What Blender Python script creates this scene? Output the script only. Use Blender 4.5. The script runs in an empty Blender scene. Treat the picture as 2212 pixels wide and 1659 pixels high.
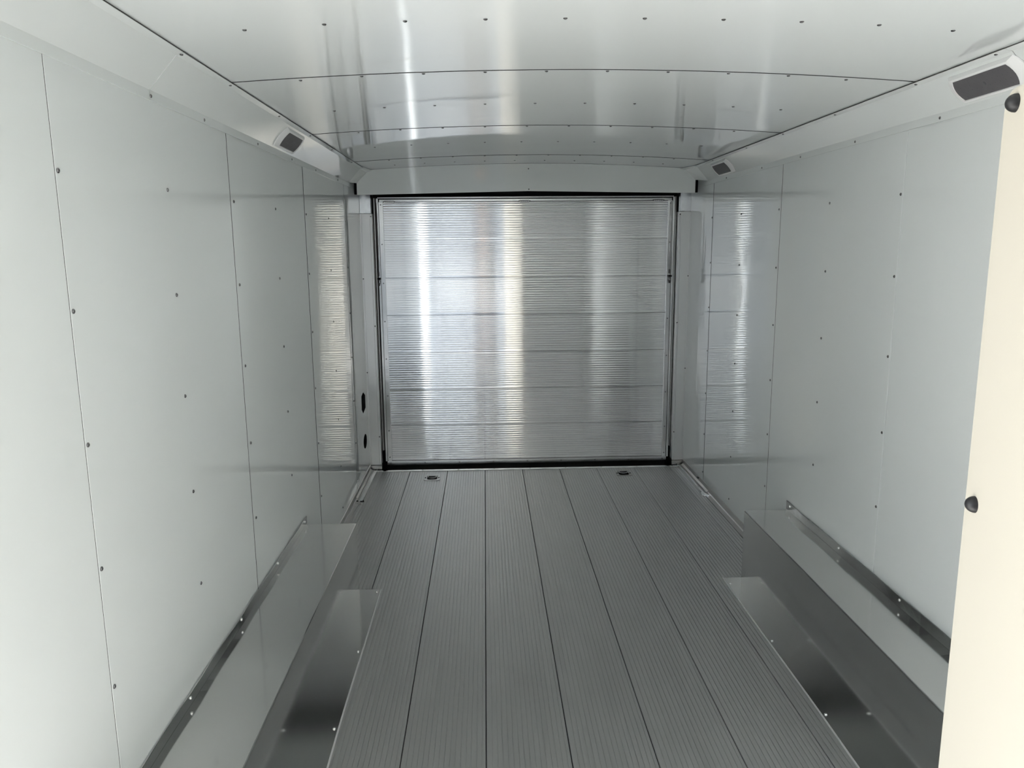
import bpy, bmesh, math, random
from mathutils import Vector, Matrix
random.seed(7)
S = bpy.context.scene
COL = S.collection
PI = math.pi

# ------------------------------------------------------------------ camera
cam_d = bpy.data.cameras.new('camera')
cam_d.sensor_width = 36.0
cam_d.lens = 27.01
cam_d.clip_start = 0.01
cam = bpy.data.objects.new('camera', cam_d)
COL.objects.link(cam)
R = ((0.99933376, -0.01439478, 0.03353842),
     (-0.03555807, -0.1769014, 0.98358605),
     (-0.00822551, -0.98412331, -0.17729539))
cam.matrix_world = Matrix((
    (R[0][0], -R[0][1], -R[0][2], 0.0),
    (R[1][0], -R[1][1], -R[1][2], 0.0),
    (R[2][0], -R[2][1], -R[2][2], 1.6),
    (0, 0, 0, 1)))
S.camera = cam

# ------------------------------------------------------------------ world, exposure
w = bpy.data.worlds.new('sky')
S.world = w
w.use_nodes = True
nt = w.node_tree
nt.nodes.clear()
o_ = nt.nodes.new('ShaderNodeOutputWorld')
b_ = nt.nodes.new('ShaderNodeBackground')
b_.inputs['Color'].default_value = (0.86, 0.94, 1.0, 1)      # bright, evenly overcast sky
b_.inputs['Strength'].default_value = 5.0
nt.links.new(b_.outputs[0], o_.inputs[0])
sun_d = bpy.data.lights.new('sun', 'SUN')
sun_d.energy = 19.0
sun_d.angle = math.radians(2.0)
sun_d.color = (1.0, 0.96, 0.91)
sun = bpy.data.objects.new('sun', sun_d)
sun.rotation_euler = Vector((0.55, 0.36, -0.87)).to_track_quat('-Z', 'Y').to_euler()
COL.objects.link(sun)
S.view_settings.view_transform = 'Standard'
S.view_settings.look = 'None'
S.view_settings.gamma = 1.0
S.view_settings.use_curve_mapping = False
S.view_settings.exposure = 1.20
S.cycles.max_bounces = 16
S.cycles.diffuse_bounces = 10
S.cycles.glossy_bounces = 8
S.cycles.sample_clamp_indirect = 5.0
S.cycles.use_denoising = True

# ------------------------------------------------------------------ materials
def mat(name, base, rough=0.5, metal=0.0, spec=0.5, var=0.0, vscale=8.0, vstretch=(1, 1, 1),
        bump=0.0, bscale=3.0, bstretch=(1, 1, 1), bdist=0.02, rvar=0.0, coat=0.0, aniso=0.0, tangent=(0, 0, 1), detail=3.0):
    m = bpy.data.materials.new(name)
    m.use_nodes = True
    n = m.node_tree.nodes
    l = m.node_tree.links
    p = n['Principled BSDF']
    p.inputs['Base Color'].default_value = (*base, 1)
    p.inputs['Roughness'].default_value = rough
    p.inputs['Metallic'].default_value = metal
    p.inputs['Specular IOR Level'].default_value = spec
    p.inputs['Coat Weight'].default_value = coat
    p.inputs['Coat Roughness'].default_value = 0.05
    if aniso:
        p.inputs['Anisotropic'].default_value = aniso
        cv = n.new('ShaderNodeCombineXYZ')
        for i_ in range(3): cv.inputs[i_].default_value = tangent[i_]
        l.new(cv.outputs[0], p.inputs['Tangent'])
    tc = n.new('ShaderNodeTexCoord')
    if var or rvar:
        mp = n.new('ShaderNodeMapping')
        mp.inputs['Scale'].default_value = vstretch
        l.new(tc.outputs['Object'], mp.inputs[0])
        no = n.new('ShaderNodeTexNoise')
        no.inputs['Scale'].default_value = vscale
        no.inputs['Detail'].default_value = detail
        l.new(mp.outputs[0], no.inputs['Vector'])
        if var:
            mr = n.new('ShaderNodeMapRange')
            mr.inputs['From Min'].default_value = 0.3
            mr.inputs['From Max'].default_value = 0.7
            mr.inputs['To Min'].default_value = 1 - var
            mr.inputs['To Max'].default_value = 1 + var
            l.new(no.outputs['Fac'], mr.inputs['Value'])
            mx = n.new('ShaderNodeVectorMath')
            mx.operation = 'SCALE'
            mx.inputs[0].default_value = base
            l.new(mr.outputs[0], mx.inputs['Scale'])
            l.new(mx.outputs[0], p.inputs['Base Color'])
        if rvar:
            mr2 = n.new('ShaderNodeMapRange')
            mr2.inputs['From Min'].default_value = 0.3
            mr2.inputs['From Max'].default_value = 0.7
            mr2.inputs['To Min'].default_value = max(0.02, rough - rvar)
            mr2.inputs['To Max'].default_value = rough + rvar
            l.new(no.outputs['Fac'], mr2.inputs['Value'])
            l.new(mr2.outputs[0], p.inputs['Roughness'])
    if bump:
        mp2 = n.new('ShaderNodeMapping')
        mp2.inputs['Scale'].default_value = bstretch
        l.new(tc.outputs['Object'], mp2.inputs[0])
        nb = n.new('ShaderNodeTexNoise')
        nb.inputs['Scale'].default_value = bscale
        nb.inputs['Detail'].default_value = 1.0
        l.new(mp2.outputs[0], nb.inputs['Vector'])
        bp = n.new('ShaderNodeBump')
        bp.inputs['Strength'].default_value = bump
        bp.inputs['Distance'].default_value = bdist
        l.new(nb.outputs['Fac'], bp.inputs['Height'])
        l.new(bp.outputs[0], p.inputs['Normal'])
    return m

M = {}
M['white'] = mat('white_gloss_panel', (0.76, 0.785, 0.785), 0.03, spec=0.6, bump=0.06, bscale=2.4, bdist=0.02)
M['ceil'] = mat('white_gloss_ceiling', (0.76, 0.785, 0.785), 0.03, spec=0.6, bump=0.07, bscale=2.2, bdist=0.02)
M['cove'] = mat('white_gloss_trim', (0.76, 0.785, 0.78), 0.04, spec=0.6, bump=0.05, bscale=3.0, bdist=0.01)
M['backing'] = mat('dark_backing', (0.03, 0.03, 0.035), 0.8)
M['alu_door'] = mat('mill_aluminium_ramp', (0.84, 0.845, 0.855), 0.095, 0.80, var=0.04, vscale=4, vstretch=(0.5, 1, 10), detail=4, aniso=1.0)
M['alu_floor'] = mat('worn_aluminium_floor', (0.47, 0.475, 0.47), 0.33, 0.65, var=0.035, vscale=3, vstretch=(3, 0.8, 1), rvar=0.012, detail=4)
M['alu'] = mat('smooth_aluminium', (0.66, 0.665, 0.67), 0.2, 1.0, var=0.05, vscale=5, rvar=0.05)
M['alu_post'] = mat('brushed_aluminium_post', (0.78, 0.785, 0.79), 0.33, 0.6)
M['alu_dull'] = mat('dull_aluminium', (0.42, 0.415, 0.405), 0.3, 1.0, var=0.06, vscale=5)
M['galv'] = mat('galvanised_steel', (0.72, 0.74, 0.77), 0.22, 0.9, var=0.1, vscale=30)
M['box'] = mat('grey_sheet_metal', (0.68, 0.68, 0.67), 0.12, 1.0, var=0.02, vscale=3, bump=0.02, bscale=2.5, bdist=0.02)
M['edge'] = mat('painted_edge_glint', (0.72, 0.72, 0.72), 0.35, 0.3)  # lighter metal that paints the reflected glint on the flange edges
M['screw'] = mat('zinc_screw', (0.30, 0.29, 0.29), 0.25, 1.0)
M['bright_screw'] = mat('bright_zinc_screw', (0.85, 0.85, 0.84), 0.2, 1.0)
M['black'] = mat('black_rubber', (0.010, 0.010, 0.011), 0.5, spec=0.25)
M['brown'] = mat('dark_seal_and_shade', (0.045, 0.042, 0.038), 0.6)  # door seals, and the painted shadow line along the coves
M['void'] = mat('black_void', (0.004, 0.004, 0.005), 0.9, spec=0.1)
M['leaf'] = mat('cream_white_door_skin', (0.310, 0.290, 0.250), 0.4, spec=0.4)
M['bezel'] = mat('white_plastic', (0.86, 0.86, 0.86), 0.3)
M['lens'] = mat('smoked_lens', (0.12, 0.115, 0.122), 0.5, spec=0.2, var=0.05, vscale=30)
M['led'] = mat('unlit_led', (0.07, 0.07, 0.075), 0.4)
M['steel_dark'] = mat('dark_steel', (0.10, 0.10, 0.10), 0.35, 0.9)
M['ground'] = mat('concrete_yard', (0.70, 0.67, 0.61), 0.9, var=0.12, vscale=2)
M['skin'] = mat('skin', (0.55, 0.36, 0.27), 0.5)
M['shirt'] = mat('blue_grey_cloth', (0.030, 0.034, 0.045), 0.9, var=0.1, vscale=40)
M['jeans'] = mat('dark_denim', (0.03, 0.034, 0.045), 0.9, var=0.1, vscale=50)
M['hair'] = mat('dark_hair', (0.03, 0.025, 0.02), 0.6)

# ------------------------------------------------------------------ helpers
class MB:
    """collects simple shapes into one mesh"""
    def __init__(s): s.v = []; s.f = []
    def poly_prism(s, pts, d):
        """closed outline pts (Vectors) pushed along vector d"""
        b = len(s.v); n = len(pts); d = Vector(d)
        s.v += [Vector(p) for p in pts] + [Vector(p) + d for p in pts]
        s.f.append(tuple(range(b + n - 1, b - 1, -1)))
        s.f.append(tuple(range(b + n, b + 2 * n)))
        for i in range(n):
            j = (i + 1) % n
            s.f.append((b + i, b + j, b + n + j, b + n + i))
        return s
    def box(s, x0, x1, y0, y1, z0, z1):
        return s.poly_prism([(x0, y0, z0), (x1, y0, z0), (x1, y1, z0), (x0, y1, z0)], (0, 0, z1 - z0))
    def sweep(s, prof, a, closed=False):
        """profile pts list at start; a = vector along; open strip"""
        b = len(s.v); n = len(prof); a = Vector(a)
        s.v += [Vector(p) for p in prof] + [Vector(p) + a for p in prof]
        for i in range(n if closed else n - 1):
            j = (i + 1) % n
            s.f.append((b + i, b + j, b + n + j, b + n + i))
        return s
    def tube(s, path, r, seg=8, close=False):
        pts = [Vector(p) for p in path]; n = len(pts); b = len(s.v)
        for i, p in enumerate(pts):
            if close: t = pts[(i + 1) % n] - pts[i - 1]
            else: t = pts[min(i + 1, n - 1)] - pts[max(i - 1, 0)]
            t.normalize()
            u = t.cross(Vector((0, 0, 1)))
            if u.length < 0.05: u = t.cross(Vector((1, 0, 0)))
            u.normalize(); v = t.cross(u)
            for k in range(seg):
                a = 2 * PI * k / seg
                s.v.append(p + (u * math.cos(a) + v * math.sin(a)) * r)
        for i in range(n if close else n - 1):
            i2 = (i + 1) % n
            for k in range(seg):
                k2 = (k + 1) % seg
                s.f.append((b + i * seg + k, b + i * seg + k2, b + i2 * seg + k2, b + i2 * seg + k))
        if not close:
            s.f.append(tuple(b + k for k in range(seg - 1, -1, -1)))
            s.f.append(tuple(b + (n - 1) * seg + k for k in range(seg)))
        return s
    def dome(s, c, nrm, r, h, seg=10, rings=3):
        c = Vector(c); nrm = Vector(nrm).normalized()
        u = nrm.cross(Vector((0, 0, 1)))
        if u.length < 0.05: u = nrm.cross(Vector((1, 0, 0)))
        u.normalize(); v = nrm.cross(u); b = len(s.v)
        for i in range(rings):
            a = (PI / 2) * i / rings
            for k in range(seg):
                t = 2 * PI * k / seg
                s.v.append(c + (u * math.cos(t) + v * math.sin(t)) * r * math.cos(a) + nrm * h * math.sin(a))
        s.v.append(c + nrm * h)
        for i in range(rings - 1):
            for k in range(seg):
                k2 = (k + 1) % seg
                s.f.append((b + i * seg + k, b + i * seg + k2, b + (i + 1) * seg + k2, b + (i + 1) * seg + k))
        for k in range(seg):
            s.f.append((b + (rings - 1) * seg + k, b + (rings - 1) * seg + (k + 1) % seg, b + rings * seg))
        s.f.append(tuple(b + k for k in range(seg - 1, -1, -1)))
        return s
    def mesh(s, name, m, smooth=None, bevel=0):
        me = bpy.data.meshes.new(name)
        me.from_pydata([tuple(v) for v in s.v], [], s.f)
        bm = bmesh.new(); bm.from_mesh(me)
        bmesh.ops.recalc_face_normals(bm, faces=bm.faces)
        bm.to_mesh(me); bm.free()
        me.materials.append(m)
        if smooth is not None:
            for p in me.polygons: p.use_smooth = True
            me.set_sharp_from_angle(angle=math.radians(smooth))
        return me
    def build(s, name, m, parent=None, loc=(0, 0, 0), smooth=None, bevel=0):
        o = bpy.data.objects.new(name, s.mesh(name, m, smooth))
        o.location = loc
        COL.objects.link(o)
        if parent: o.parent = parent
        if bevel:
            md = o.modifiers.new('bevel', 'BEVEL'); md.width = bevel; md.segments = 2; md.limit_method = 'ANGLE'
        return o

def empty(name, loc=(0, 0, 0), rz=0.0):
    o = bpy.data.objects.new(name, None)
    o.location = loc; o.rotation_euler = (0, 0, rz); o.empty_display_size = 0.1
    COL.objects.link(o)
    return o

def tag(o, label=None, cat=None, group=None, kind=None):
    if label: o['label'] = label
    if cat: o['category'] = cat
    if group: o['group'] = group
    if kind: o['kind'] = kind
    return o

def struct(o, label=None, cat=None):
    o['kind'] = 'structure'
    if label: o['label'] = label
    if cat: o['category'] = cat
    return o

def inst(name, me, parent, loc, rot=(0, 0, 0), scale=None):
    o = bpy.data.objects.new(name, me)
    o.location = loc; o.rotation_euler = rot
    if scale: o.scale = scale
    COL.objects.link(o); o.parent = parent
    return o

# screw: low pan head with a recess, axis +Z, shared mesh
def screw_mesh(r, h, m, nm='screw'):
    b = MB(); seg = 10
    rings = [(r, 0), (r * 0.96, h * 0.55), (r * 0.62, h), (r * 0.28, h * 0.97), (r * 0.2, h * 0.45)]
    for rr, z in rings:
        for k in range(seg):
            t = 2 * PI * k / seg
            b.v.append(Vector((rr * math.cos(t), rr * math.sin(t), z)))
    for i in range(len(rings) - 1):
        for k in range(seg):
            k2 = (k + 1) % seg
            b.f.append((i * seg + k, i * seg + k2, (i + 1) * seg + k2, (i + 1) * seg + k))
    b.f.append(tuple((len(rings) - 1) * seg + k for k in range(seg)))
    b.f.append(tuple(range(seg - 1, -1, -1)))
    return b.mesh(nm, m, 40)
SCREW = screw_mesh(0.0055, 0.0032, M['screw'])
SCREW_S = screw_mesh(0.0048, 0.003, M['screw'])
SCREW_B = screw_mesh(0.0058, 0.0045, M['bright_screw'])
RX = (0, PI / 2, 0)      # faces +X
LX = (0, -PI / 2, 0)     # faces -X
DN = (PI, 0, 0)          # faces -Z
FR = (PI / 2, 0, 0)      # faces -Y

# ------------------------------------------------------------------ main dimensions (metres)
XL, XR, CX = -0.85, 1.44, 0.295
YF = -0.20            # inside face of the front wall
YE = 5.40             # floor edge
YP = 5.42             # rear post faces
YD = 5.50             # face of the ramp door
ZC = 1.975            # top of wall panels

def rib_profile(width, pitch, along, depth=0.0026, crown=0.0005, groove=0.0032, start=0.0):
    """list of (a, h): a across the plank from 0 to width, h height of the surface (top = 0)"""
    pr = [(0.0, -0.006), (0.0004, -0.0012), (0.0016, 0.0)]
    a = start
    n = 0
    while a < width - groove:
        if a > 0.003:
            pr += [(a, 0.0 - crown), (a + 0.0005, -depth), (a + groove - 0.0005, -depth), (a + groove, -crown)]
            s0 = a + groove
        else:
            s0 = 0.0016
        e0 = min(a + pitch, width - 0.0016)
        for k in (1, 2, 3):
            t = k / 4
            x = s0 + (e0 - s0) * t
            if x > pr[-1][0] + 0.0006:
                pr.append((x, -crown * (2 * t - 1) ** 2))
        a += pitch
    pr += [(width - 0.0016, 0.0), (width - 0.0004, -0.0012), (width, -0.006)]
    out = [pr[0]]
    for q in pr[1:]:
        if q[0] > out[-1][0] - 1e-6: out.append(q)
    return out

# ------------------------------------------------------------------ floor
fl = MB().box(XL - 0.06, XR + 0.06, -0.62, YE, -0.07, -0.008).build('floor', M['backing'])
struct(fl, 'ribbed aluminium plank floor running to the ramp door', 'floor')
edges = [XL] + [-0.017 + 0.27 * k for k in range(-3, 6)] + [XR]
for a, b in zip(edges[:-1], edges[1:]):
    wd = b - a - 0.0028
    if wd < 0.008: continue
    pr = rib_profile(wd, 0.01690, None, crown=0.0006)
    x0 = a + 0.0014
    mb = MB().sweep([(p[0], 0, p[1]) for p in pr], (0, YE + 0.60, 0))
    inst('floor_plank', mb.mesh('floor_plank', M['alu_floor'], 40), fl, (x0, -0.60, 0))

# ------------------------------------------------------------------ side walls
def side_wall(name, X, sgn, seams, label, ya=YF):
    """sgn = +1: inside is towards +x (left wall)"""
    t = 0.006
    y1 = 5.64
    bx = sorted((X - sgn * 0.05, X - sgn * (t + 0.001)))
    bb = MB().box(*bx, ya - (0.05 if ya == YF else 0), y1, -0.05, 2.2)
    if ya > YF:                                     # side doorway near the front end
        bb.box(*bx, YF - 0.05, -0.14, -0.05, 2.2).box(*bx, -0.14, ya, 1.96, 2.2).box(*bx, -0.14, ya, -0.05, 0.0)
    base = bb.build(name, M['backing'])
    struct(base, label, 'wall')
    if ya > YF:
        xx = sorted((X - sgn * t, X))
        MB().box(*xx, YF, -0.14, 0.012, ZC + 0.05).build('wall_panel', M['white'], base)
        MB().box(*xx, -0.14, ya, 1.96, ZC + 0.05).build('wall_panel', M['white'], base)
        MB().box(X - 0.055, X + 0.002, ya - 0.004, ya, 0.0, 1.96).box(X - 0.055, X + 0.002, -0.14, -0.136, 0.0, 1.96).box(X - 0.055, X + 0.002, -0.136, ya - 0.004, 1.956, 1.96).build('door_jamb', M['alu'], base)
    ys = [ya] + seams + [y1]
    for i, (a, b) in enumerate(zip(ys[:-1], ys[1:])):
        dx = sgn * 0.0007 * (i % 2)
        x0, x1 = sorted((X - sgn * t, X))
        g = 0.0012
        p = MB()
        # panel with a small bent-back edge at each seam
        y0_, y1_ = a + g, b - g
        pts = [(X - sgn * t, y0_, 0.012), (X - sgn * 0.0008, y0_, 0.012), (X, y0_ + 0.0012, 0.012),
               (X, y1_, 0.012), (X - sgn * t, y1_, 0.012)]
        p.poly_prism(pts, (0, 0, ZC + 0.05 - 0.012))
        o = p.build('wall_panel', M['white'], base, loc=(dx, 0, 0))
    for i, q in enumerate(seams):
        d = (0.0002 if i == 0 else 0.0013) if sgn > 0 else (-0.0015 if i < 3 else 0.0012)
        MB().box(*sorted((X - sgn * 0.005, X + sgn * d)), q - (0.0009 if i == 0 else 0.0016), q + (0.0004 if i == 0 else 0.0010), 0.012, ZC + 0.04).build('seam_strip', M['black'], base)
    return base
SEAM_L = [1.607, 2.679, 3.765, 4.835]
SEAM_R = [0.43, 1.55, 2.660, 3.763, 4.893]
WL = side_wall('wall_left', XL, 1, SEAM_L, 'white glossy panelled left wall with rows of small screws', 1.02)
WR = side_wall('wall_right', XR, -1, SEAM_R, 'white glossy panelled right wall with rows of small screws')
ZS = [1.755, 1.474, 1.190, 0.910, 0.628]
for y in (1.617, 2.157, 2.712, 3.243, 3.79, 4.33, 4.862):
    for z in ZS + ([0.35, 0.10] if y > 3.5 else []):
        inst('screw', SCREW, WL, (XL + 0.0006, y, z), RX)
for y in (2.675, 3.229, 3.787, 4.348, 4.905):
    for z in [q + 0.008 for q in ZS] + ([0.36, 0.10] if y > 3.5 else []):
        inst('screw', SCREW, WR, (XR - 0.0006, y, z), LX)

# the two slots cut in the left wall by the rear post
sl = MB()
sl.poly_prism([(XL + 0.0012, a_, b_) for a_, b_ in [(5.155, 0.505), (5.21, 0.470), (5.315, 0.490), (5.315, 0.578), (5.24, 0.612), (5.165, 0.598)]], (-0.004, 0, 0))
sl.build('latch_slot', M['void'], WL)
sl = MB()
sl.poly_prism([(XL + 0.0012, 5.243 + 0.068 * math.cos(2 * PI * k / 20), 0.264 + 0.050 * math.sin(2 * PI * k / 20)) for k in range(20)], (-0.004, 0, 0))
sl.build('oval_slot', M['void'], WL)

# ------------------------------------------------------------------ front wall with the doorway behind the camera
fw = MB()
fw.box(0.30, XR, YF - 0.05, YF, 0, 2.14)
fw.box(XL, 0.30, YF - 0.05, YF, 1.96, 2.14)
fw.box(XL, XL + 0.03, YF - 0.05, YF, 0, 1.96)
o = fw.build('wall_front', M['white'])
struct(o, 'white front wall around the open doorway', 'wall')

o = MB().box(XL - 0.06, XR + 0.06, 5.60, 5.66, -0.30, 2.30).box(XL - 0.06, XR + 0.06, YE - 0.1, 5.62, -0.30, -0.08).build('rear_light_block', M['backing'])  # unseen box added to close gaps where outside light leaked in
struct(o, 'unseen dark sheet added behind the ramp door against light leaks', 'wall')

# ------------------------------------------------------------------ ceiling (shallow crown)
ZE, ZK = 2.089, 2.126
CXL, CXR = XL + 0.088, XR - 0.088
def crown(x):
    u = (x - CX) / ((CXR - CXL) / 2)
    return ZE + (ZK - ZE) * (1 - u * u)
NX = 28
def arc(x0, x1, n=NX, dz=0.0):
    return [(x0 + (x1 - x0) * i / n, crown(x0 + (x1 - x0) * i / n) + dz) for i in range(n + 1)]
cb = MB()
cb.sweep([(x, YF - 0.05, z) for x, z in arc(XL - 0.02, XR + 0.02, dz=0.007)], (0, 5.65 - YF + 0.05, 0))
cb.sweep([(x, YF - 0.05, z) for x, z in arc(XL - 0.02, XR + 0.02, dz=0.06)], (0, 5.65 - YF + 0.05, 0))
CE = cb.build('ceiling', M['backing'])
struct(CE, 'white glossy bowed ceiling of wide cross panels', 'ceiling')
cs = [YF, 1.362, 2.462, 3.558, 4.680, 5.30]
for i, (a, b) in enumerate(zip(cs[:-1], cs[1:])):
    p = MB(); g = 0.0024
    prof = arc(XL + 0.03, XR - 0.03)
    n = len(prof)
    rows = [(a + g, 0.006), (a + g, 0.0), (b - g, 0.0), (b - g, 0.006)]
    for (y, dz) in rows:
        p.v += [Vector((x, y, z + dz)) for x, z in prof]
    for r_ in range(len(rows) - 1):
        for k in range(n - 1):
            p.f.append((r_ * n + k, r_ * n + k + 1, (r_ + 1) * n + k + 1, (r_ + 1) * n + k))
    p.build('ceiling_panel', M['ceil'], CE, smooth=25)
for b in cs[1:-1]:
    p = MB()
    prof = arc(CXL - 0.01, CXR + 0.01)
    p.poly_prism([(x, b - 0.0022, z - 0.0012) for x, z in prof] + [(x, b - 0.0022, z + 0.0065) for x, z in reversed(prof)], (0, 0.0044, 0))
    p.build('seam_strip', M['black'], CE)
for y in (1.925, 2.482, 3.02, 3.578, 4.10, 4.70, 4.985):
    for k in range(-3, 7):
        x = 0.0105 + 0.188 * k
        if CXL + 0.03 < x < CXR - 0.03:
            inst('screw', SCREW, CE, (x, y + (0.012 if abs(x - CX) > .7 else 0), crown(x) + 0.0004), DN)

# ------------------------------------------------------------------ coves along the wall tops
def cove(name, X, s, joints, hc, label):
    root = empty(name, (X, YF, ZC))
    struct(root, label, 'trim')
    def prof(off):
        o = off
        return [(0.0015 + o, -0.003), (0.0040 + o, -0.003), (0.0042 + o, 0.0230), (0.0780 + o * 0.7, 0.1065 - o * 0.7), (0.1000, 0.1115 - o), (0.1000, 0.1135 - o)]
    ys = [YF] + joints + [5.015]
    for i, (a, b) in enumerate(zip(ys[:-1], ys[1:])):
        off = 0.0016 * (i % 2)
        inner = prof(off)
        outer = [(q[0] - 0.0012, q[1] + 0.0016) for q in inner]
        pts = [(s * q[0], a - YF, q[1]) for q in inner] + [(s * q[0], a - YF, q[1]) for q in reversed(outer)]
        MB().poly_prism(pts, (0, b - a - 0.001, 0)).build('cove_panel', M['cove'], root)
    MB().box(*sorted((s * 0.0985, s * 0.1015)), 0, 4.97 - YF, 0.1113, 0.1130).build('shadow_line', M['brown'], root)  # dark strip painting the shadow between cove lip and ceiling
    # short closing piece running from the cove end to the chamfered header corner
    A = [(0.0042, 0.0235), (0.0795, 0.1075), (0.102, 0.1125), (0.102, 0.1145), (0.060, 0.1145), (0.0042, 0.060)]
    B = [hc[0], hc[1], (hc[1][0] + 0.035, 0.1085), (hc[1][0] + 0.035, 0.1145), (0.070, 0.1145), (hc[0][0] - 0.012, 0.060)]
    cm = MB()
    for q, y in ((A, 5.010 - YF), (B, 5.1715 - YF)):
        cm.v += [Vector((s * p_[0], y, p_[1])) for p_ in q]
    n_ = len(A)
    cm.f += [(i, (i + 1) % n_, n_ + (i + 1) % n_, n_ + i) for i in range(n_)] + [tuple(range(n_)), tuple(range(2 * n_ - 1, n_ - 1, -1))]
    cm.build('end_cap', M['cove'], root)
    MB().box(*sorted((s * 0.001, s * 0.004)), 5.010 - YF, 5.12 - YF, -0.003, 0.022).build('end_lip', M['cove'], root)
    for y in (2.09, 2.47, 3.03, 3.55, 4.04, 4.63):
        if s > 0 or y > 2.2:
            inst('screw', SCREW_S, root, (s * 0.0052, y - YF, 0.008), RX if s > 0 else LX)
        inst('screw', SCREW_S, root, (s * 0.091, y - YF, 0.1085), DN)
    return root
cove('trim_1', XL, 1, [2.088, 4.10], ((0.028, 0.032), (0.092, 0.097)), 'white sloped cove trim along the top of the left wall')
cove('trim_2', XR, -1, [2.045, 4.16], ((0.044, 0.041), (0.114, 0.107)), 'white sloped cove trim along the top of the right wall')

# ------------------------------------------------------------------ rear header over the ramp door
YH = 5.17
hd = empty('trim_3', (CX, YH, 1.94))
struct(hd, 'white two piece header panel over the ramp door', 'trim')
def top_edge(x0, x1, n=10): return [(x0 + (x1 - x0) * i / n, crown(x0 + (x1 - x0) * i / n) - 0.0012) for i in range(n + 1)]
hl = [(-0.822, 1.932), (-0.822, 2.007), (-0.756, 2.073)] + top_edge(-0.735, CX) + [(CX, 1.951)]
hr = [(1.396, 1.932), (1.396, 2.016), (1.328, 2.082)] + top_edge(1.318, CX) + [(CX, 1.951)]
MB().poly_prism([(x - CX, 0, z - 1.94) for x, z in hl], (0, 0.003, 0)).build('header_panel', M['cove'], hd)
MB().poly_prism([(x - CX - (0.012 if i > 12 else 0), -0.002, z - 1.94) for i, (x, z) in enumerate(hr)], (0, 0.003, 0)).build('header_panel', M['cove'], hd)
for dx, dz in ((0.0, 0.152), (0.002, 0.022)):
    inst('screw', SCREW_S, hd, (dx, -0.0025, dz), FR)
# black sheets painting the unlit gap behind the header and above the door
hb = MB()
hb.box(XL - CX + 0.09, XR - CX - 0.09, 0.29, 0.33, 0.0, 0.25).box(XL - CX, XR - CX, 0.32, 0.33, 0.03, 0.25)
hb.box(XL - CX + 0.009, -0.822 - CX + 0.02, 0.012, 0.02, -0.004, 0.075)
hb.box(1.396 - CX - 0.02, 1.417 - CX, 0.012, 0.02, -0.004, 0.080)
hb.build('cavity_shade', M['void'], hd)

# ------------------------------------------------------------------ rear posts
def post(name, xw, s, label):
    """xw = wall plane, s = +1 left post / -1 right post"""
    root = empty(name, (xw, YP, 0)); struct(root, label, 'trim')
    w = 0.082
    def bx(x0, x1, y0, y1, z0, z1): return MB().box(*sorted((s * x0, s * x1)), y0, y1, z0, z1)
    f = MB()
    prof = [(0.0, 0.05), (0.0, 0.004), (0.010, 0.004), (0.012, 0.0), (0.068, 0.0), (0.070, 0.002), (w, 0.002), (w, 0.08), (w - 0.004, 0.08), (w - 0.004, 0.05)]
    f.poly_prism([(s * a, b, 0.040) for a, b in prof], (0, 0, 1.823 - 0.040))
    f.build('post_face', M['alu_post'], root)
    g = MB(); g.poly_prism([(s * a, b - 0.001, 1.826) for a, b in [(0.002, 0.03), (0.002, 0.0), (w - 0.006, 0.0), (w - 0.002, 0.03)]], (0, 0, 0.155))
    g.build('corner_patch', M['galv'], root)
    k = bx(0.004, w + 0.002, -0.002, 0.03, 0.004, 0.036); k.build('foot_plate', M['alu_dull'], root)
    bx(w, w + 0.026, 0.075, 0.10, 0.13, 1.93).build('door_seal', M['brown'], root)
    bx(w + 0.006, w + 0.012, 0.066, 0.08, 0.13, 1.93).build('seal_lip', M['alu_dull'], root)
    bx(w - 0.004, w + 0.03, 0.078, 0.11, -0.02, 0.13).build('corner_gap', M['void'], root)
    for z in (1.805, 1.05, 0.25):
        inst('screw', SCREW_S, root, (s * (w - 0.007), 0.001, z), FR)
    for z in (1.38, 0.72):
        inst('screw', SCREW_S, root, (s * 0.006, 0.003, z), FR)
    return root
post('trim_4', XL, 1, 'bare aluminium rear post on the left of the ramp door')
post('trim_5', XR, -1, 'bare aluminium rear post on the right of the ramp door')

# ------------------------------------------------------------------ threshold and the dark gap under the door
th = MB()
th.poly_prism([(XL + 0.04, YE - 0.026, 0.0005), (XL + 0.04, YE - 0.024, 0.004), (XL + 0.04, YE - 0.002, 0.005), (XL + 0.04, YE + 0.002, 0.001), (XL + 0.04, YE + 0.002, -0.03), (XL + 0.04, YE - 0.002, -0.03), (XL + 0.04, YE - 0.002, -0.002)], (XR - XL - 0.08, 0, 0))
o = th.build('trim_6', M['alu'])
struct(o, 'thin aluminium threshold strip at the rear edge of the floor', 'trim')
for k in range(9):
    inst('screw', SCREW_S, o, (XL + 0.12 + k * 0.26, YE - 0.012, 0.0045), (0, 0, 0))
gp = MB()
gp.sweep([(XL - 0.02, YE + 0.002, -0.028), (XL - 0.02, YE + 0.03, -0.04), (XL - 0.02, YD + 0.03, -0.045), (XL - 0.02, YD + 0.06, 0.0)], (XR - XL + 0.04, 0, 0))
gp.sweep([(XL - 0.02, YE + 0.002, -0.038), (XL - 0.02, YE + 0.03, -0.05), (XL - 0.02, YD + 0.03, -0.055), (XL - 0.02, YD + 0.07, 0.0)], (XR - XL + 0.04, 0, 0))
o = gp.build('gap_flap', M['black'])
tag(o, 'black rubber flap in the gap between floor edge and ramp door', 'rubber flap')

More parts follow.
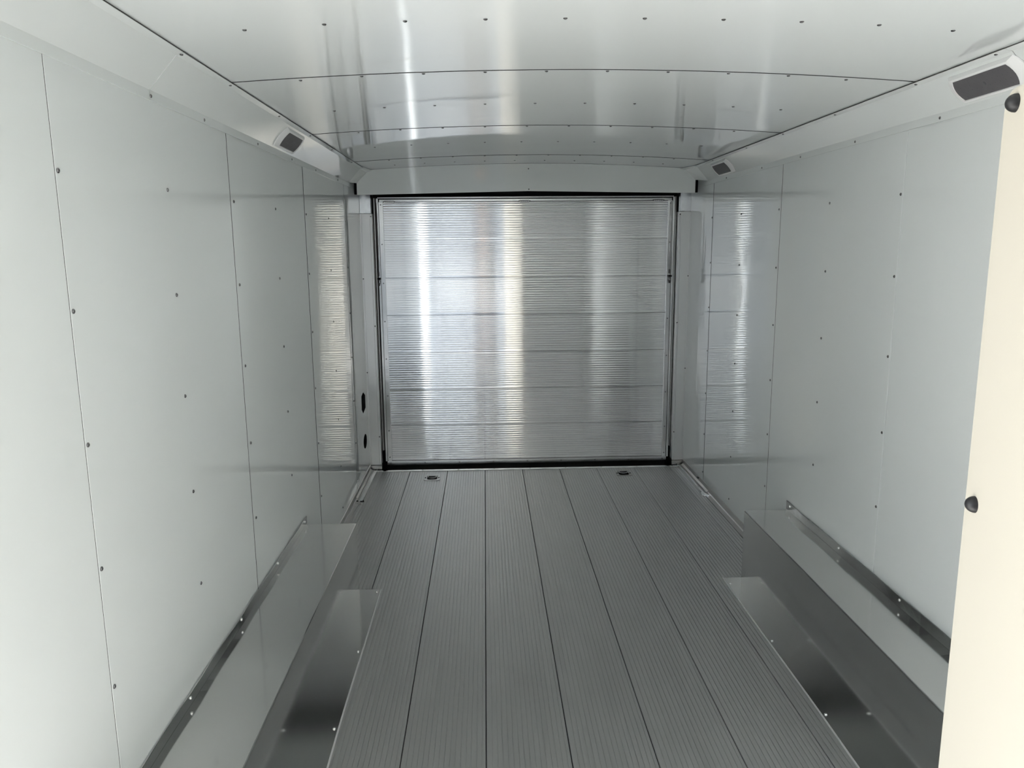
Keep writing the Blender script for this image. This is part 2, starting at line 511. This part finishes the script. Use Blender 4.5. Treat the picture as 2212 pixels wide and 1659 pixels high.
# ------------------------------------------------------------------ ramp door
D0, D1 = -0.745, 1.343          # outer edges
P0, P1 = -0.699, 1.297          # ribbed part
dr = MB().box(D0, D1, YD + 0.016, YD + 0.075, 0.012, 1.945).build('door_1', M['alu_dull'])
struct(dr, 'ribbed aluminium ramp door closing the rear end', 'door')
zs = [0.048, 0.312, 0.580, 0.848, 1.117, 1.381, 1.644, 1.903]
for i, (a, b) in enumerate(zip(zs[:-1], zs[1:])):
    wd = b - a - 0.0016
    pr = rib_profile(wd, 0.0166, None, depth=0.0030, crown=0.0006, groove=0.0030)
    mb = MB().sweep([(0, -p[1], p[0]) for p in pr], (P1 - P0 + 0.012, 0, 0))
    inst('door_plank', mb.mesh('door_plank', M['alu_door'], 40), dr, (P0 - 0.006, YD + 0.001, a + 0.0008))
def strip(x0, x1, y0, y1, z0, z1, nm, m='alu'):
    return MB().box(x0, x1, y0, y1, z0, z1).build(nm, M[m], dr, bevel=0.0012)
for s in (0, 1):
    def X(v): return v if s == 0 else D1 - (v - D0)
    def st(a, b, *r, **k): return strip(*sorted((X(a), X(b))), *r, **k)
    st(D0, D0 + 0.014, YD - 0.012, YD + 0.03, 0.046, 1.93, 'door_frame')
    st(D0 + 0.016, D0 + 0.046, YD - 0.005, YD + 0.02, 0.046, 1.905, 'edge_strip')
    for z in (1.885, 1.615, 1.345, 1.075, 0.805, 0.535, 0.275, 0.075):
        inst('screw', SCREW_S, dr, (X(D0 + 0.030), YD - 0.0055, z), FR)
bs = MB()
bs.poly_prism([(D0 + 0.012, YD - 0.006, 0.047), (D1 - 0.012, YD - 0.006, 0.047), (D1 - 0.012, YD - 0.006, 0.016), (D0 + 0.03, YD - 0.006, 0.012), (D0 + 0.012, YD - 0.006, 0.034)], (0, 0.03, 0))
bs.build('bottom_strip', M['alu'], dr, bevel=0.0015)
for k in range(9):
    inst('screw', SCREW_S, dr, (-0.71 + k * 0.2515, YD - 0.0066, 0.031), FR)
strip(D0 + 0.02, D1 - 0.02, YD - 0.004, YD + 0.02, 1.905, 1.9215, 'top_rail')
strip(D0 + 0.01, D1 - 0.01, YD - 0.02, YD + 0.02, 1.926, 1.937, 'hinge_rail')
MB().box(D0, D1, YD + 0.004, YD + 0.02, 1.90, 1.96).build('top_seal', M['void'], dr)
for x in (-0.655, 0.285, 1.225):
    hm = MB()
    for k in range(5):
        hm.tube([(x - 0.033 + k * 0.0135, YD - 0.009, 1.905), (x - 0.033 + k * 0.0135 + 0.012, YD - 0.009, 1.905)], 0.0075, 10)
    h = hm.build('hinge_knuckle', M['alu'], dr, smooth=40)
    MB().tube([(x - 0.041, YD - 0.009, 1.905), (x + 0.041, YD - 0.009, 1.905)], 0.004, 8).build('hinge_pin', M['steel_dark'], h, smooth=40)

# lift cables with snap hooks on both sides of the door
def cable(x, s, label):
    r = empty('lift_cable', (x, YD - 0.03, 1.35))
    tag(r, label, 'cable')
    pts = []
    for i in range(15):
        t = i / 14
        pts.append((s * 0.003 * math.sin(PI * t), 0.012 - 0.01 * math.sin(PI * t), 0.055 + (1.90 - 1.35 - 0.055) * t))
    MB().tube(pts, 0.0017, 6).build('cable', M['steel_dark'], r, smooth=50)
    MB().tube([(0, 0.012, 0.045), (0, 0.012, 0.075)], 0.0042, 8).build('ferrule', M['steel_dark'], r, smooth=40)
    loop = [(0.0085 * math.cos(a), 0.012, 0.004 + 0.021 * math.sin(a)) for a in [2 * PI * k / 16 for k in range(16)]]
    MB().tube(loop, 0.0026, 6, True).build('shackle', M['steel_dark'], r, smooth=50)
    MB().tube([(-0.011, 0.012, 0.028), (0.014, 0.012, 0.028)], 0.0065, 8).build('shackle_pin', M['black'], r, smooth=40)
    MB().box(-0.007, 0.007, 0.012, 0.032, -0.022, -0.002).build('anchor_lug', M['steel_dark'], r)
    return r
cable(-0.744, 1, 'steel lift cable with black shackle at the left edge of the ramp door')
cable(1.318, -1, 'steel lift cable with black shackle at the right edge of the ramp door')

# ------------------------------------------------------------------ base channels between wheel boxes and posts
def base_trim(name, X, s, label):
    root = empty(name, (X, 3.45, 0)); struct(root, label, 'trim')
    def pr(pts, y0, y1): return MB().poly_prism([(s * a, y0, z) for a, z in pts], (0, y1 - y0, 0))
    L = [(0.001, 0.0005), (0.036, 0.0005), (0.036, 0.004), (0.010, 0.006), (0.005, 0.012), (0.005, 0.044), (0.001, 0.046)]
    pr(L, 0.0, 1.96).build('base_angle', M['alu_dull'], root)
    # wider cover channel by the post
    c = [(0.006, 0.005), (0.052, 0.004), (0.060, 0.030), (0.063, 0.030), (0.056, 0.0008), (0.006, 0.0008)]
    pr(c, 1.27, 1.945).build('cover_channel', M['alu'], root)
    pr([(0.006, 0.006), (0.020, 0.006), (0.018, 0.011), (0.006, 0.020)], 1.30, 1.945).build('inner_rib', M['alu_dull'], root)
    if s > 0:
        for a, y in ((0.020, 1.262), (0.045, 1.255), (0.056, 1.262)):
            MB().dome((a, y, 0.003), (0, 0, 1), 0.007, 0.010).build('bolt', M['black'], root, smooth=50)
        pr([(0.012, 0.001), (0.055, 0.001), (0.048, 0.006), (0.018, 0.006)], 1.215, 1.262).build('end_tab', M['alu_dull'], root)
    else:
        t = MB(); t.poly_prism([(-0.02, 1.235, 0.002), (-0.06, 1.25, 0.002), (-0.066, 1.285, 0.002), (-0.055, 1.275, 0.002), (-0.03, 1.262, 0.002)], (0, 0, 0.012))
        t.build('end_tab', M['alu'], root)
        MB().box(-0.016, -0.006, 1.52, 1.545, 0.034, 0.042).build('lug', M['steel_dark'], root)
base_trim('baseboard_left', XL, 1, 'aluminium base channel along the left wall behind the wheel box')
base_trim('baseboard_right', XR, -1, 'aluminium base channel along the right wall behind the wheel box')

# ------------------------------------------------------------------ recessed tie-down rings
def tie_down(x, y, label):
    r = empty('tie_down', (x, y, 0.0)); tag(r, label, 'tie-down ring', 'tie-down rings in the rear floor')
    W_, H_ = 0.056, 0.058
    def rr(w, h, c): return [(-w + c, -h), (w - c, -h), (w, -h + c), (w, h - c), (w - c, h), (-w + c, h), (-w, h - c), (-w, -h + c)]
    pl = MB(); n = 8
    o1, i1, i2 = rr(W_, H_, 0.014), rr(W_ - 0.010, H_ - 0.010, 0.012), rr(W_ - 0.022, H_ - 0.024, 0.010)
    for ring, z in ((o1, 0.0004), (o1, 0.0032), (i1, 0.0036), (i2, 0.0012)):
        pl.v += [Vector((a, b, z)) for a, b in ring]
    for k in range(3):
        for i in range(n):
            j = (i + 1) % n
            pl.f.append((k * n + i, k * n + j, (k + 1) * n + j, (k + 1) * n + i))
    pl.f.append(tuple(3 * n + i for i in range(n)))
    pl.build('pan', M['alu_dull'], r, smooth=25)
    MB().poly_prism([(a, b, 0.0014) for a, b in rr(W_ - 0.021, H_ - 0.023, 0.010)], (0, 0, 0.0008)).build('recess', M['black'], r)
    ring = [(0.030 * math.cos(a), 0.012 + 0.030 * math.sin(a), 0.008) for a in [PI + PI * k / 12 for k in range(13)]]
    ring = [(0.030, 0.030, 0.008)] + list(reversed(ring)) + [(-0.030, 0.030, 0.008)]
    MB().tube(ring + [], 0.0042, 8).build('ring', M['alu_dull'], r, smooth=50)
    MB().box(-0.038, 0.038, 0.024, 0.040, 0.0036, 0.011).build('clamp', M['alu_dull'], r, bevel=0.002)
    for sx in (-1, 1):
        MB().dome((sx * 0.046, 0, 0.0034), (0, 0, 1), 0.006, 0.004).build('bolt', M['black'], r, smooth=50)
tie_down(-0.388, 5.20, 'recessed tie-down ring in the left rear of the ribbed floor')
tie_down(0.966, 5.228, 'recessed tie-down ring in the right rear of the ribbed floor')

# ------------------------------------------------------------------ wheel boxes
def wheel_box(X, s, wx, fx, z, zf, y1, label):
    """wx = box width from wall, fx = reach of floor flange from wall"""
    y0 = 1.05
    r = empty('wheel_box', (X + s * wx / 2, y1, 0)); tag(r, label, 'wheel box', 'wheel boxes along the side walls')
    ox = -s * wx / 2
    def a(v): return ox + s * v
    L = y0 - y1
    t = 0.002
    # top with a rolled front edge
    top = MB().poly_prism([(a(0.002), 0, z - t), (a(0.002), 0, z), (a(wx - 0.004), 0, z), (a(wx - 0.001), 0, z - 0.001), (a(wx), 0, z - 0.004), (a(wx - t), 0, z - 0.004), (a(wx - 0.004), 0, z - t)], (0, L, 0))
    top.build('top_panel', M['box'], r)
    MB().poly_prism([(a(wx), 0, z - 0.0042), (a(wx), 0, 0.003), (a(wx - t), 0, 0.003), (a(wx - t), 0, z - 0.0042)], (0, L, 0)).build('side_panel', M['box'], r)
    MB().box(*sorted((a(0.003), a(wx - 0.003))), -0.004, -0.002, 0.0, z - 0.003).build('end_panel', M['box'], r)
    MB().box(*sorted((a(0.003), a(wx - 0.003))), L + 0.002, L + 0.004, 0.0, z - 0.003).build('end_panel', M['box'], r)
    # wavy upstand against the wall
    fb = MB(); N = 40
    for i in range(N + 1):
        y = 0.02 + (L - 0.02) * i / N
        wv = 0.0035 * abs(math.sin(i * 0.47)) ** 3
        fb.v += [Vector((a(0.0035), y, zf)), Vector((a(0.0045 + wv), y, zf)), Vector((a(0.0050 + wv), y, zf - 0.0025)),
                 Vector((a(0.0045 + wv * 0.3), y, z + 0.0005)), Vector((a(0.0035), y, z + 0.0005))]
    for i in range(N):
        for k in range(5):
            k2 = (k + 1) % 5
            fb.f.append((i * 5 + k, i * 5 + k2, (i + 1) * 5 + k2, (i + 1) * 5 + k))
    fb.f += [(0, 1, 2, 3, 4), tuple(N * 5 + k for k in (4, 3, 2, 1, 0))]
    tag(fb.build('wall_flange', M['box'], r))
    # floor flange with a raised cut edge, its glint painted as lighter metal
    ff = MB()
    for i in range(N + 1):
        y = L * i / N
        wv = 0.004 * math.sin(i * 0.31) * (i / N)
        ff.v += [Vector((a(wx), y, 0.0006)), Vector((a(wx), y, 0.0032)), Vector((a(fx - 0.004 + wv), y, 0.0032)), Vector((a(fx + wv), y, 0.0030)), Vector((a(fx + wv), y, 0.0006))]
    for i in range(N):
        for k in range(5):
            k2 = (k + 1) % 5
            ff.f.append((i * 5 + k, i * 5 + k2, (i + 1) * 5 + k2, (i + 1) * 5 + k))
    ff.f += [(0, 1, 2, 3, 4), tuple(N * 5 + k for k in (4, 3, 2, 1, 0))]
    ff.build('floor_flange', M['box'], r)
    ce = MB()
    for i in range(N + 1):
        y = L * i / N
        wv = 0.004 * math.sin(i * 0.31) * (i / N)
        ce.v += [Vector((a(fx - 0.0035 + wv), y, 0.0034)), Vector((a(fx - 0.0015 + wv), y, 0.0052)), Vector((a(fx + 0.0012 + wv), y, 0.0048)), Vector((a(fx + 0.0024 + wv), y, 0.0006))]
    for i in range(N):
        for k in range(3):
            ce.f.append((i * 4 + k, i * 4 + k + 1, (i + 1) * 4 + k + 1, (i + 1) * 4 + k))
    tag(ce.build('cut_edge', M['edge'], r), 'floor flange edge with its glint painted on')
    for y in ([3.40, 2.93, 2.46, 2.00, 1.53] if s > 0 else [3.44, 2.93, 2.46, 2.00, 1.53]):
        inst('screw', SCREW_B, r, (a(0.0062), y - y1, (z + zf) / 2 + 0.006), RX if s > 0 else LX)
    for y in (3.40, 2.86, 2.36, 1.86, 1.36):
        inst('screw', SCREW_B, r, (a(fx - 0.016), y - y1, 0.0032), (0, 0, 0))
wheel_box(XL, 1, 0.237, 0.338, 0.333, 0.368, 3.43, 'long grey metal wheel box along the left wall')
wheel_box(XR, -1, 0.214, 0.305, 0.342, 0.384, 3.47, 'long grey metal wheel box along the right wall, partly behind the open door')

# ------------------------------------------------------------------ cove lights (unlit LED lamps)
def cove_light(X, s, yc, label):
    # local frame: u along y, v up the slope, n out of the slope
    p0 = Vector((X + s * 0.0042, yc, ZC + 0.023)); p1 = Vector((X + s * 0.078, yc, ZC + 0.1065))
    v = (p1 - p0); Ls = v.length; v.normalize()
    n = Vector((s * v.z, 0, -abs(v.x)))
    n.normalize()
    c = (p0 + p1) / 2
    r = empty('cove_light', c); tag(r, label, 'light', 'LED lights in the ceiling coves')
    u = Vector((0, 1, 0))
    def outline(hu, hv, bulge, off, k=7):
        pts = []
        for i in range(k):
            t = -1 + 2 * i / (k - 1)
            pts.append(u * (hu + bulge * (1 - t * t)) + v * (hv * t) + n * off)
        for i in range(k):
            t = 1 - 2 * i / (k - 1)
            pts.append(u * (-hu - bulge * (1 - t * t)) + v * (hv * t) + n * off)
        return pts
    b = MB()
    rings = [outline(0.140, 0.047, 0.022, 0.0006), outline(0.139, 0.046, 0.022, 0.004), outline(0.124, 0.040, 0.016, 0.0150), outline(0.117, 0.0345, 0.013, 0.0155), outline(0.1165, 0.034, 0.013, 0.0125)]
    m_ = len(rings[0])
    for rg in rings: b.v += rg
    for k in range(len(rings) - 1):
        for i in range(m_):
            j = (i + 1) % m_
            b.f.append((k * m_ + i, k * m_ + j, (k + 1) * m_ + j, (k + 1) * m_ + i))
    b.f.append(tuple((len(rings) - 1) * m_ + i for i in range(m_)))
    b.build('bezel', M['bezel'], r, smooth=35)
    g = MB().poly_prism(outline(0.115, 0.0325, 0.0125, 0.0128), n * 0.0012)
    ln = g.build('lens', M['lens'], r); ln['label'] = 'smoked grey lens'
    led = MB().dome((0, 0, 0), n, 0.0022, 0.0006, 6, 1).mesh('led', M['led'])
    for i in range(10):
        uu = -0.105 + 0.21 * (i + 0.5) / 10
        for j in range(4):
            vv = -0.024 + 0.016 * j
            bend = 0.010 * (1 - (vv / 0.03) ** 2) * (1 if uu > 0 else -1)
            q = u * (uu + bend * 0.8) + v * vv + n * 0.01405
            inst('led', led, r, q)
    MB().dome(n * 0.0139, n, 0.0065, 0.001, 10, 2).build('sensor', M['led'], r)
    return r
cove_light(XL, 1, 3.37, 'grey lensed cove light above the left wall')
cove_light(XR, -1, 2.19, 'nearest grey lensed cove light above the right wall, beside the open door')
cove_light(XR, -1, 4.585, 'farthest grey lensed cove light above the right wall, next to the header')

# ------------------------------------------------------------------ open door leaf at the near right
P = Vector((0.4970, 0.751, 0)); dl = Vector((-0.22, -0.975, 0)).normalized()
nl = Vector((dl.y, -dl.x, 0))               # faces left
if nl.x > 0: nl = -nl
LW, LZ = 0.93, 1.741
lf = empty('door_2', P); struct(lf, 'cream white open door leaf standing close by at the right', 'door')
def lp(t, z, o=0.0): return dl * t + nl * o + Vector((0, 0, z))
c = 0.02
out = [(0.0, 0.015), (LW, 0.015), (LW, LZ), (c, LZ)] + [(c - c * math.sin(a), LZ - c + c * math.cos(a)) for a in (0.4, 0.8, 1.2)] + [(0.0, LZ - c)]
b = MB().poly_prism([lp(t, z) for t, z in out], -nl * 0.030)
b.build('door_skin', M['leaf'], lf, bevel=0.003)
for z in (1.7255, 1.339, 0.952, 0.566, 0.18):
    MB().dome(lp(0.027, z, 0.0), nl, 0.0085, 0.0092, 24, 6).build('bumper', M['black'], lf, smooth=60)['label'] = 'black rubber bumper'
for z in (0.3, 0.95, 1.6):
    MB().tube([lp(LW - 0.005, z - 0.04, 0.008), lp(LW - 0.005, z + 0.04, 0.008)], 0.008, 8).build('hinge', M['alu'], lf, smooth=40)

# ------------------------------------------------------------------ outside the doorway
g = MB().box(-30, 30, -40, 12, -0.60, -0.50).build('ground', M['ground'])
struct(g, 'pale concrete yard outside the trailer', 'ground')
ap = MB().box(-14, 14, -5.0, -0.75, -0.51, -0.485).build('dim_apron', mat('added_asphalt', (0.075, 0.075, 0.078), 0.9, var=0.15, vscale=30))  # dark ground added so the doorway mirrors dimmer in the ramp door
struct(ap, 'added dark asphalt, dimming the ground before the made-up shed', 'ground')
bd = MB().box(-14, 14, -5.2, -5.0, -0.5, 7.5)  # made-up building that dims the doorway view and shades the front yard
for k in range(56):
    bd.box(-14 + k * 0.5, -14 + k * 0.5 + 0.09, -5.0, -4.96, -0.4, 7.4)
bd.box(-14.2, 14.2, -5.3, -4.8, 7.5, 7.7)
o = bd.build('backdrop', mat('added_shed_cladding', (0.115, 0.122, 0.135), 0.6))
struct(o, 'made-up grey ribbed shed across the yard behind the trailer', 'building')

# ------------------------------------------------------------------ the person taking the photograph (mirrored in the ramp door)
def skin_body(name, verts, edges, radii, m, parent, root=0, sub=2):
    me = bpy.data.meshes.new(name)
    me.from_pydata(verts, edges, [])
    o = bpy.data.objects.new(name, me)
    COL.objects.link(o); o.parent = parent
    me.materials.append(m)
    md = o.modifiers.new('skin', 'SKIN'); md.use_smooth_shade = True
    if not me.skin_vertices: 
        bpy.context.view_layer.objects.active = o
    sv = me.skin_vertices[0].data
    for i, r_ in enumerate(radii):
        sv[i].radius = r_ if isinstance(r_, tuple) else (r_, r_)
        sv[i].use_root = (i == root)
    sb = o.modifiers.new('subdivision', 'SUBSURF'); sb.levels = sub; sb.render_levels = sub
    return o
pr_ = empty('person', (0.0, -0.44, 0.0))
tag(pr_, 'person in dark blue-grey jacket and dark trousers standing in the doorway holding up a phone', 'person')
# body: pelvis, spine, neck, head, arms, hands, legs in one surface
V_ = [(0, 0, .92), (0, .01, 1.10), (0, .01, 1.30), (0, 0, 1.43), (0, .01, 1.50), (0, .03, 1.60), (0, .035, 1.69), (0, .03, 1.75),
      (.11, 0, 1.41), (.205, 0, 1.385), (.275, .10, 1.17), (.14, .29, 1.40), (.085, .375, 1.525), (.075, .395, 1.555),
      (-.11, 0, 1.41), (-.205, 0, 1.385), (-.275, .10, 1.17), (-.14, .29, 1.40), (-.085, .375, 1.525), (-.075, .395, 1.555),
      (.09, 0, .86), (.105, .01, .49), (.11, -.02, .10), (.11, .02, .045), (.125, .12, .035),
      (-.09, 0, .86), (-.105, .01, .49), (-.11, -.02, .10), (-.11, .02, .045), (-.125, .12, .035)]
E_ = [(0, 1), (1, 2), (2, 3), (3, 4), (4, 5), (5, 6), (6, 7), (3, 8), (8, 9), (9, 10), (10, 11), (11, 12), (12, 13),
      (3, 14), (14, 15), (15, 16), (16, 17), (17, 18), (18, 19), (0, 20), (20, 21), (21, 22), (22, 23), (23, 24),
      (0, 25), (25, 26), (26, 27), (27, 28), (28, 29)]
R_ = [(.17, .115), (.165, .11), (.19, .12), (.14, .09), .055, (.072, .09), (.078, .098), (.055, .07),
      .07, .062, .045, .034, .026, (.022, .036), .07, .062, .045, .034, .026, (.022, .036),
      .10, .07, .05, .045, .03, .10, .07, .05, .045, .03]
skin_body('body', V_, E_, R_, M['skin'], pr_)
# clothing follows the same joints, a little wider
V_.append((0, 0, .78)); E_.append((30, 0)); R_.append((.185, .13))
i_t = [0, 1, 2, 3, 8, 9, 10, 11, 12, 14, 15, 16, 17, 18, 30]
mp_ = {k: i for i, k in enumerate(i_t)}
e_t = [(mp_[a], mp_[b]) for a, b in E_ if a in mp_ and b in mp_]
def grow(r_, d): return (r_[0] + d, r_[1] + d) if isinstance(r_, tuple) else r_ + d
skin_body('jacket', [V_[k] for k in i_t], e_t, [grow(R_[k], .026) for k in i_t], M['shirt'], pr_)
V_.append((0, 0, 1.01)); E_.append((31, 0)); R_.append((.165, .108))
i_l = [31, 0, 20, 21, 22, 25, 26, 27]
mp_ = {k: i for i, k in enumerate(i_l)}
e_l = [(mp_[a], mp_[b]) for a, b in E_ if a in mp_ and b in mp_]
skin_body('trousers', [V_[k] for k in i_l], e_l, [grow(R_[k], .022) for k in i_l], M['jeans'], pr_)
for sx in (1, -1):
    skin_body('shoe', [(sx * .11, -.045, .045), (sx * .115, .06, .045), (sx * .125, .16, .035)], [(0, 1), (1, 2)], [(.05, .05), (.055, .05), (.042, .036)], M['black'], pr_)
    # four fingers and a thumb closed on the phone edge
    for k, ln in enumerate((.9, 1.0, .95, .78)):
        z0 = 1.585 - .019 * k
        skin_body('finger', [(sx * .072, .398, z0 - .012), (sx * .083, .412 + .004 * ln, z0), (sx * .070, .424, z0 + .004), (sx * .056, .421, z0 + .005)],
                  [(0, 1), (1, 2), (2, 3)], [.010, .009, .0085, .007], M['skin'], pr_, sub=1)
    skin_body('thumb', [(sx * .068, .388, 1.55), (sx * .050, .392, 1.575), (sx * .040, .400, 1.592)], [(0, 1), (1, 2)], [.011, .010, .008], M['skin'], pr_, sub=1)
    MB().dome((sx * .028, -.44 + .525 + .04, 1.645 - .0), (0, 1, 0), .009, .006).build('eye', M['black'], pr_)
skin_body('nose', [(0, .125, 1.65), (0, .138, 1.615)], [(0, 1)], [.010, .015], M['skin'], pr_, sub=1)
MB().box(-.024, .024, .112, .120, 1.572, 1.580).build('mouth', mat('lips', (.40, .20, .17), .5), pr_)
skin_body('hair', [(0, .005, 1.62), (0, .01, 1.71), (0, .03, 1.775)], [(0, 1), (1, 2)], [(.078, .085), (.086, .105), (.055, .07)], M['hair'], pr_)
ph = MB().box(-.075, .075, -.024, -.016, 1.5625, 1.6375).build('phone', M['black'], None, bevel=.004)
tag(ph, 'black phone held sideways in both hands of the person in the doorway', 'phone')
